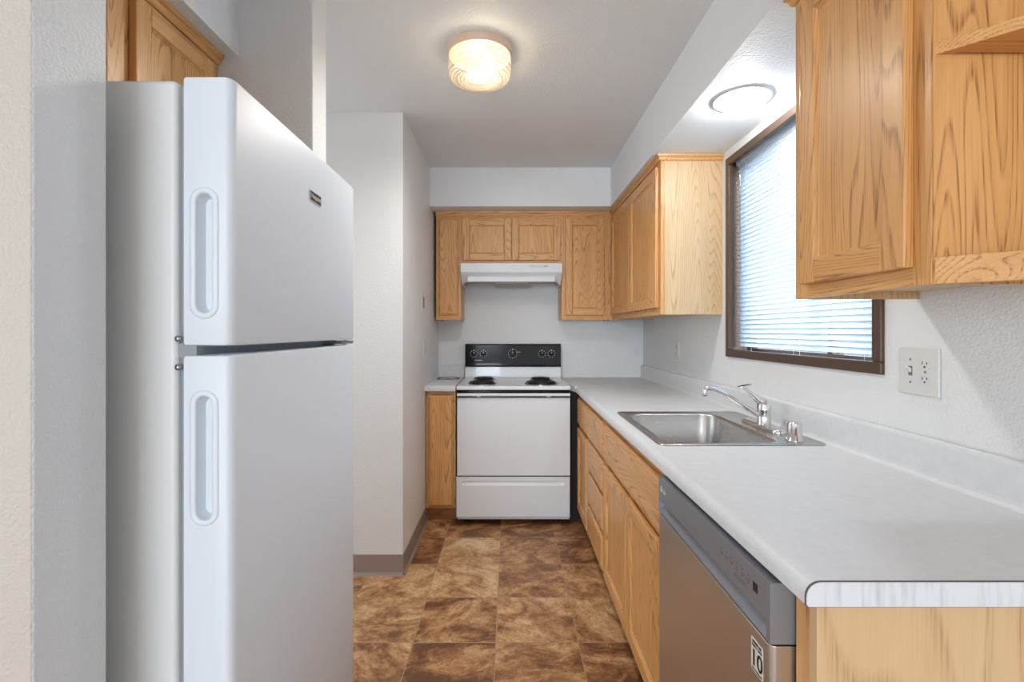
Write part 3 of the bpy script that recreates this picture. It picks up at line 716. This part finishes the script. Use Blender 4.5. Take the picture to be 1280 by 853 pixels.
# ------------------------------------------------------------------ refrigerator
FXF = -.467; FD0, FD1 = .82, 1.482; FT = 1.724
r = empty('refrigerator', (-.8, 1.16, 0)); tag(r, 'white top-freezer refrigerator standing in the alcove on the left', 'refrigerator')
build('body', MB().box(-1.28, -.560, FD0+.0, FD1, .025, FT-.005), 'fridge_side', r, bevel=.01, seg=3)
for x in (-1.2, -.64):
    for y in (FD0+.08, FD1-.08): build('foot', MB().lathe([(.02,0),(.02,.008),(.012,.012),(.012,.03)], (x, y, 0), n=14), 'dark', r)
build('gasket', MB().box(-.5605, -.5475, FD0+.012, FD1-.012, .09, FT-.012), 'gasket', r)
build('kick_grille', MB().box(-.5605, -.535, FD0+.02, FD1-.02, .025, .085), 'fridge_side', r, bevel=.003)
def fridge_door(name, z0, z1, hz0, hz1):
    # plan outline: flat back, flat near side, rounded front corners
    R = .013; R2 = .018
    pl = [(-.5475, FD0), (FXF-R, FD0)]
    for i in range(1, 9): a = -PI/2+PI/2*i/8; pl.append((FXF-R+R*math.cos(a), FD0+R2+R2*math.sin(a)))
    pl.append((FXF, FD1-.03))
    for i in range(1, 7): a = PI/2*i/6; pl.append((FXF-.03+.03*math.cos(a), FD1-.03+.03*math.sin(a)))
    pl.append((-.5475, FD1))
    c0 = (-.51, 1.16)
    ls = []
    for ins, z in ((.006, z0), (.0015, z0+.0015), (0, z0+.006), (0, z1-.006), (.0015, z1-.0015), (.006, z1)):
        l = []
        for x, y in pl:
            dx = max(-1, min(1, (x-c0[0])/.03)); dy = max(-1, min(1, (y-c0[1])/.3))
            l.append((x-ins*dx, y-ins*dy, z))
        ls.append(l)
    mb = MB().loops(ls, smooth=False, cap0=True, cap1=True)
    door = build(name, mb, 'fridge', r)
    # cut the grip pocket in the near side
    hx = -.513; hw = .0135
    cut = MB(); q = rrect(hx-hw, hx+hw, hz0, hz1, hw-.0003, k=9)
    cut.loops([[(x, FD0-.02, z) for x, z in q], [(x, FD0+.002, z) for x, z in q], [(hx+(x-hx)*.62, FD0+.018, z+(.5*(hz0+hz1)-z)*.05) for x, z in q]], smooth=False, cap0=True, cap1=True)
    co = build('cutter', cut, 'fridge', None); 
    co.location = (0,0,0)
    door_off = root_of(door).location
    co.location = -door_off
    md = door.modifiers.new('pocket', 'BOOLEAN'); md.operation = 'DIFFERENCE'; md.object = co; md.solver = 'EXACT'
    door.parent = None
    bpy.context.view_layer.update()
    dg = bpy.context.evaluated_depsgraph_get()
    me = bpy.data.meshes.new_from_object(door.evaluated_get(dg)); door.modifiers.clear(); door.data = me; me.name = name
    bpy.data.objects.remove(co); door.parent = r
    for p in me.polygons: p.use_smooth = True
    me.set_sharp_from_angle(angle=.6)
    # raised rim around the pocket
    rim = MB(); sec = []
    for k in range(9):
        a = PI*k/8
        wd = hw+.0055+.0055*math.cos(a); yy = FD0-.0035*math.sin(a)
        sec.append([(x, yy, z) for x, z in rrect(hx-wd, hx+wd, hz0-(wd-hw), hz1+(wd-hw), wd-.0003, k=9)])
    rim.loops(sec, smooth=True)
    build('grip_rim', rim, 'fridge', door)
    return door
SPL = 1.264
fz = fridge_door('freezer_door', SPL+.006, FT, EYE+23*.001344, EYE+172*.001344)
fr = fridge_door('refrigerator_door', .085, SPL-.010, EYE-236*.001344, EYE-82*.001344)
# name plate, screws, hinge, scuff
m_ = MB().box(FXF-.001, FXF+.0025, .0, .001, 0, .001)
npy0, npy1 = -FXF*F_PX/(VX-386.5), -FXF*F_PX/(VX-400.5)
s0 = (npy0+npy1)/2/F_PX; nz = EYE+(VY-248)*s0
npl = build('name_plate', MB().box(FXF-.0005, FXF+.0022, npy0, npy1, nz-.0125, nz+.0125), 'sticker', fz, bevel=.0005)
npf = build('badge_inlay', MB().box(FXF-.0004, FXF+.0028, npy0+.003, npy1-.003, nz-.0105, nz+.0105), 'ink', fz)
L0 = r.location
text_mesh('brand_lettering', 'Hotpoint', .0155, 'print', fz, Matrix.Translation(Vector((FXF+.003, (npy0+npy1)/2, nz))-L0) @ FACE_PX, .0002)
for z in (SPL+.010+.008, SPL-.030):
    m_ = MB().lathe([(.0055,0),(.0055,-.002),(.003,-.004),(.0005,-.0045)], (-.5565, FD0-.0, z), axis='y', n=16, cap=False)
    build('screw', m_, 'zinc', r)
build('hinge_bracket', MB().box(-.56, FXF-.006, FD1-.10, FD1-.004, SPL-.006, SPL+.002), 'zinc', r, bevel=.001)
build('divider_strip', MB().box(-.5605, -.530, FD0+.006, FD1-.006, SPL-.014, SPL+.010), 'gasket', r)
m_ = MB().lathe([(.007,0),(.007,.012),(.001,.013)], (FXF-.02, FD1-.035, SPL-.009), n=12, cap=False); build('hinge_pin', m_, 'chrome', r)
m_ = MB()
for dx, dz, w_, h_ in ((-.003,.004,.0016,.006),(-.0015,-.002,.0014,.006),(.001,-.004,.003,.0016),(.003,.001,.0012,.006)):
    m_.box(-.4735+dx-w_/2-.0095, -.4735+dx+w_/2-.0095, FD0+.0085, FD0+.0125, EYE-366*.00136+dz-h_/2, EYE-366*.00136+dz+h_/2)
build('scuff_mark', m_, 'printg', fr)

# ------------------------------------------------------------------ dishwasher
DX, DY0, DY1 = .428, .802, 1.401
r = empty('dishwasher', (.75, 1.1, 0)); tag(r, 'stainless steel dishwasher under the worktop on the right', 'dishwasher')
build('tub', MB().box(FX+.006, 1.03, DY0+.004, DY1-.004, .10, .868), 'dark', r)
build('toe_panel', MB().box(FX+.05, FX+.06, DY0+.004, DY1-.004, .0, .10), 'dark', r)
m_ = MB()
R = .012
pl = [(FX+.004, DY0), (DX+R, DY0)]+[(DX+R-R*math.sin(PI/2*i/5), DY0+R-R*math.cos(PI/2*i/5)) for i in range(1, 6)]
pl += [(DX, DY1-.006), (DX+.006, DY1), (FX+.004, DY1)]
m_.prism(pl, 'z', .11, .776)
dd = build('door', m_, 'steel', r, bevel=.0012)
# control panel with a scooped grip between closed ends
m_ = MB()
z0, z1 = .779, .880
prof_solid = [(FX+.004, z0), (DX, z0), (DX, z1), (FX+.004, z1)]
prof_grip = [(FX+.004, z0), (DX+.0, z0), (DX+.0, z0+.004), (DX+.022, .806), (DX+.022, .812), (DX, .814), (DX, z1), (FX+.004, z1)]
m_.prism(prof_solid, 'y', DY0, DY0+.012); m_.prism(prof_grip, 'y', DY0+.012, DY1-.012); m_.prism(prof_solid, 'y', DY1-.012, DY1)
pn = build('control_panel', m_, 'steel_panel', r, bevel=.0006)
L0 = r.location
def on_dw(y, z, e=.0003): return Matrix.Translation(Vector((DX-e, y, z))-L0) @ FACE_MX
text_mesh('brand_lettering', 'LG', .016, 'print', pn, on_dw(1.350, .848), .0003)
m_ = MB().lathe([(.0085,0),(.0085,-.0005),(.0060,-.0005),(.0060,0)], (DX, 1.375, .849), axis='x', n=24, cap=False); m_.box(DX-.0005, DX, 1.3742, 1.3758, .844, .853); m_.box(DX-.0005, DX, 1.368, 1.3742, .8455, .8465)
build('round_logo', m_, 'print', pn)
m_ = MB()
for i in range(6):
    y = .985-.022*i
    m_.box(DX-.0004, DX, y-.006, y+.006, .8485, .850); m_.box(DX-.0004, DX, y-.003, y+.004, .844, .8455)
    m_.box(DX-.0004, DX, y-.002, y+.002, .856, .8585)
build('small_print', MB().box(DX-.0004, DX, .885, .93, .834, .8352).box(DX-.0004, DX, .885, .93, .831, .8318), 'printg', pn)
build('button_print', m_, 'printg', pn)
build('display', MB().box(DX-.0006, DX, .842, .858, .840, .856), 'ink', pn, bevel=.0002)
# warranty sticker
y0s, y1s, zs0, zs1 = .812+.012, .812+.052, .700, .757
st = build('sticker', MB().box(DX-.0004, DX, y0s, y1s, zs0, zs1), 'sticker', dd)
text_mesh('sticker_text', '10', .040, 'ink', dd, on_dw((y0s+y1s)/2, zs0+.0225, .0006), .0006)
text_mesh('sticker_text', 'INVERTER', .0068, 'ink', dd, on_dw((y0s+y1s)/2, zs1-.006, .0006), .0002)
text_mesh('sticker_text', 'DIRECT DRIVE', .0054, 'ink', dd, on_dw((y0s+y1s)/2, zs1-.0125, .0006), .0001)
text_mesh('sticker_text', 'YEAR WARRANTY', .0042, 'ink', dd, on_dw((y0s+y1s)/2, zs0+.004, .0006), .0001)

# ------------------------------------------------------------------ window blind
r = empty('window_blind', (WX+.045, (WY0+WY1)/2, WZ0+.04)); tag(r, 'white mini blind hanging in the window over the sink', 'blind')
by_0, by_1 = WY0+.022, WY1-.022; zt, zb = WZ1-.016, WZ0+.018
build('headrail', MB().box(WX+.030, WX+.056, by_0, by_1, zt-.026, zt), 'slat', r, bevel=.002)
m_ = MB(); pitch = .0212; zc = zt-.040; tilt = math.radians(-47); hwid = .0125; k = 0
while zc > zb+.022:
    n_ = 4; top_, bot_ = [], []
    for i in range(n_+1):
        u_ = -1+2*i/n_; bow = .0018*(1-u_*u_)
        dx = u_*hwid*math.cos(tilt)-bow*math.sin(tilt); dz = u_*hwid*math.sin(tilt)+bow*math.cos(tilt)
        top_.append((WX+.043+dx, zc+dz))
    for i in range(n_):
        (xa, za), (xb, zb_) = top_[i], top_[i+1]
        m_.add([(xa, by_0+.004, za), (xb, by_0+.004, zb_), (xb, by_1-.004, zb_), (xa, by_1-.004, za)], [(0,1,2,3)], 0, True)
    zc -= pitch
sl = build('slats', m_, 'slat', r, recalc=False)
sm = sl.modifiers.new('thick', 'SOLIDIFY'); sm.thickness = .0004
build('bottom_rail', MB().box(WX+.033, WX+.053, by_0+.003, by_1-.003, zb, zb+.013), 'slat', r, bevel=.002)
m_ = MB()
for y in (by_1-.10, 1.89, by_0+.10):
    for x in (WX+.0315, WX+.0555): m_.tube([(x, y, zb+.01), (x, y, zt-.02)], .0006, n=5)
build('ladder_cords', m_, 'slat', r)
build('tilt_wand', MB().tube([(WX+.022, by_1-.06, zt-.02), (WX+.022, by_1-.06, zt-.55)], .003, n=6), 'lampglass', r)

# ------------------------------------------------------------------ ceiling lamp
cx, cy = -.123, 2.015
r = empty('ceiling_lamp', (cx, cy, CEIL)); tag(r, 'round flush ceiling lamp with ribbed glass shade, lit warm', 'ceiling lamp')
build('base_ring', MB().lathe([(.134,0),(.134,-.006),(.131,-.024),(.128,-.030),(.122,-.030),(.120,-.004),(.001,-.004)], (cx, cy, CEIL), n=64, cap=False), 'ring', r)
pr = [(.1265,-.020)]
for i in range(6):
    z = -.026-i*.011; pr += [(.1285, z), (.1275, z-.006)]
for i in range(1, 7): a = PI/2*i/6*.95; pr.append((.104+.023*math.cos(a), -.094-.030*math.sin(a)))
k = .100
while k > .02: pr += [(k, -.1255), (k-.006, -.1225)]; k -= .0125
pr += [(.012,-.127), (.001,-.128)]
sh = build('glass_shade', MB().lathe(pr, (cx, cy, CEIL), n=64, cap=False), 'lampglass', r)
build('bulb', MB().lathe([(.001,-.038),(.012,-.036),(.02,-.026),(.024,-.012),(.02,.004),(.012,.018),(.011,.034)], (cx+.035, cy-.02, CEIL-.055), n=20, cap=False), 'bulb', r)
build('socket', MB().lathe([(.016,0),(.016,.022)], (cx+.035, cy-.02, CEIL-.026), n=20), 'plate', r)
# recessed lamp
r = empty('recessed_lamp', (HC[0], HC[1], SOF)); tag(r, 'round recessed downlight in the soffit in front of the window, lit white', 'recessed light')
build('trim_ring', MB().lathe([(.098,.004),(.104,.001),(.1055,-.003),(.103,-.006),(.097,-.005),(.094,.002),(.094,.006)], (HC[0], HC[1], SOF), n=56, cap=False), 'reflector', r)
build('reflector', MB().lathe([(.0945,.004),(.089,.02),(.079,.045),(.072,.06),(.001,.062)], (HC[0], HC[1], SOF), n=56, cap=False), 'reflector', r)
build('bulb', MB().lathe([(.001,.004),(.03,.006),(.048,.014),(.052,.024),(.045,.04),(.03,.058)], (HC[0], HC[1], SOF), n=40, cap=False), 'bulbw', r)

# ------------------------------------------------------------------ outlet plates and switches
def plate_obj(name, label, cat, loc, rz, w, h, kind):
    o = empty(name, loc, rz); tag(o, label, cat)
    build('cover_plate', MB().box(-w/2, w/2, -.006, 0, -h/2, h/2), 'plate', o, bevel=.0025, seg=2, local=True)
    def duplex(x0):
        for zz in (.0195, -.0195):
            m = MB(); q = rrect(x0-.0165, x0+.0165, zz-.0135, zz+.0135, .0125)
            m.loops([[(x, -.005, z) for x, z in q], [(x, -.0078, z) for x, z in q]], smooth=False, cap0=True, cap1=True)
            s_ = build('socket', m, 'plate', o, local=True)
            m = MB(); m.box(x0-.0075, x0-.0055, -.0083, -.0077, zz-.001, zz+.0065); m.box(x0+.0055, x0+.0075, -.0083, -.0077, zz-.001, zz+.0065)
            m.lathe([(.0024,0),(.0024,-.0006)], (x0, -.0077, zz-.0065), axis='y', n=10)
            build('slots', m, 'dark', s_, local=True)
        build('screw', MB().lathe([(.003,0),(.003,-.001)], (x0, -.006, 0), axis='y', n=10), 'zinc', o, local=True)
    def toggle(x0, mat='plate'):
        build('toggle_surround', MB().box(x0-.006, x0+.006, -.0068, -.005, -.0125, .0125), 'plate_grey', o, local=True)
        m = MB().prism([(-.004, -.006), (-.004, .006), (-.016, .012), (-.018, .008), (-.014, .001)], 'x', x0-.004, x0+.004)
        build('toggle', m, mat, o, local=True, bevel=.0008)
        for zz in (.030, -.030): build('screw', MB().lathe([(.003,0),(.003,-.001)], (x0, -.006, zz), axis='y', n=10), 'zinc', o, local=True)
    if kind == 'combo': toggle(-.023); duplex(.023)
    if kind == 'duplex': duplex(0)
    if kind == 'toggle': toggle(0)
    if kind == 'dark':
        build('switch_insert', MB().box(-.018, .018, -.010, -.005, -.036, .036), 'plate_grey', o, local=True, bevel=.001)
    return o
plate_obj('outlet_plate', 'two-gang plate with toggle switch and duplex outlet right of the window', 'outlet', (WX, 1.270, 1.190), RB, .124, .124, 'combo')
plate_obj('outlet_plate', 'single outlet plate on the right wall between corner and window', 'outlet', (WX, 3.105, 1.172), RB, .072, .117, 'duplex')
plate_obj('switch_plate', 'upper switch plate with dark insert on the left wall', 'switch', (LX, 3.175, 1.480), RW, .078, .119, 'dark')
plate_obj('outlet_plate', 'outlet plate on the left wall below the dark switch', 'outlet', (LX, 3.235, 1.184), RW, .078, .119, 'duplex')

# ------------------------------------------------------------------ outdoors, glimpsed through the blind
g = build('ground', MB().box(1.6, 30, -20, 25, -.9, -.8), 'gravel'); g['kind'] = 'structure'
r = empty('neighbour_house', (7, 5, -.8)); tag(r, 'blue-grey sided house outside the window behind the blind', 'house')
m_ = MB(); m_.box(6, 12, 0, 12, -.8, 1.75)
build('wall', m_, 'siding', r)
m_ = MB()
for i in range(17): m_.prism([(6, -.8+i*.15), (5.975, -.8+i*.15), (6, -.8+i*.15+.14)], 'y', 0, 12)
build('siding_boards', m_, 'siding', r)
build('roof', MB().prism([(5.6, 1.70), (9, 2.9), (12.4, 1.70), (12.4, 1.6), (5.6, 1.6)], 'y', -.3, 12.3), 'roof', r)
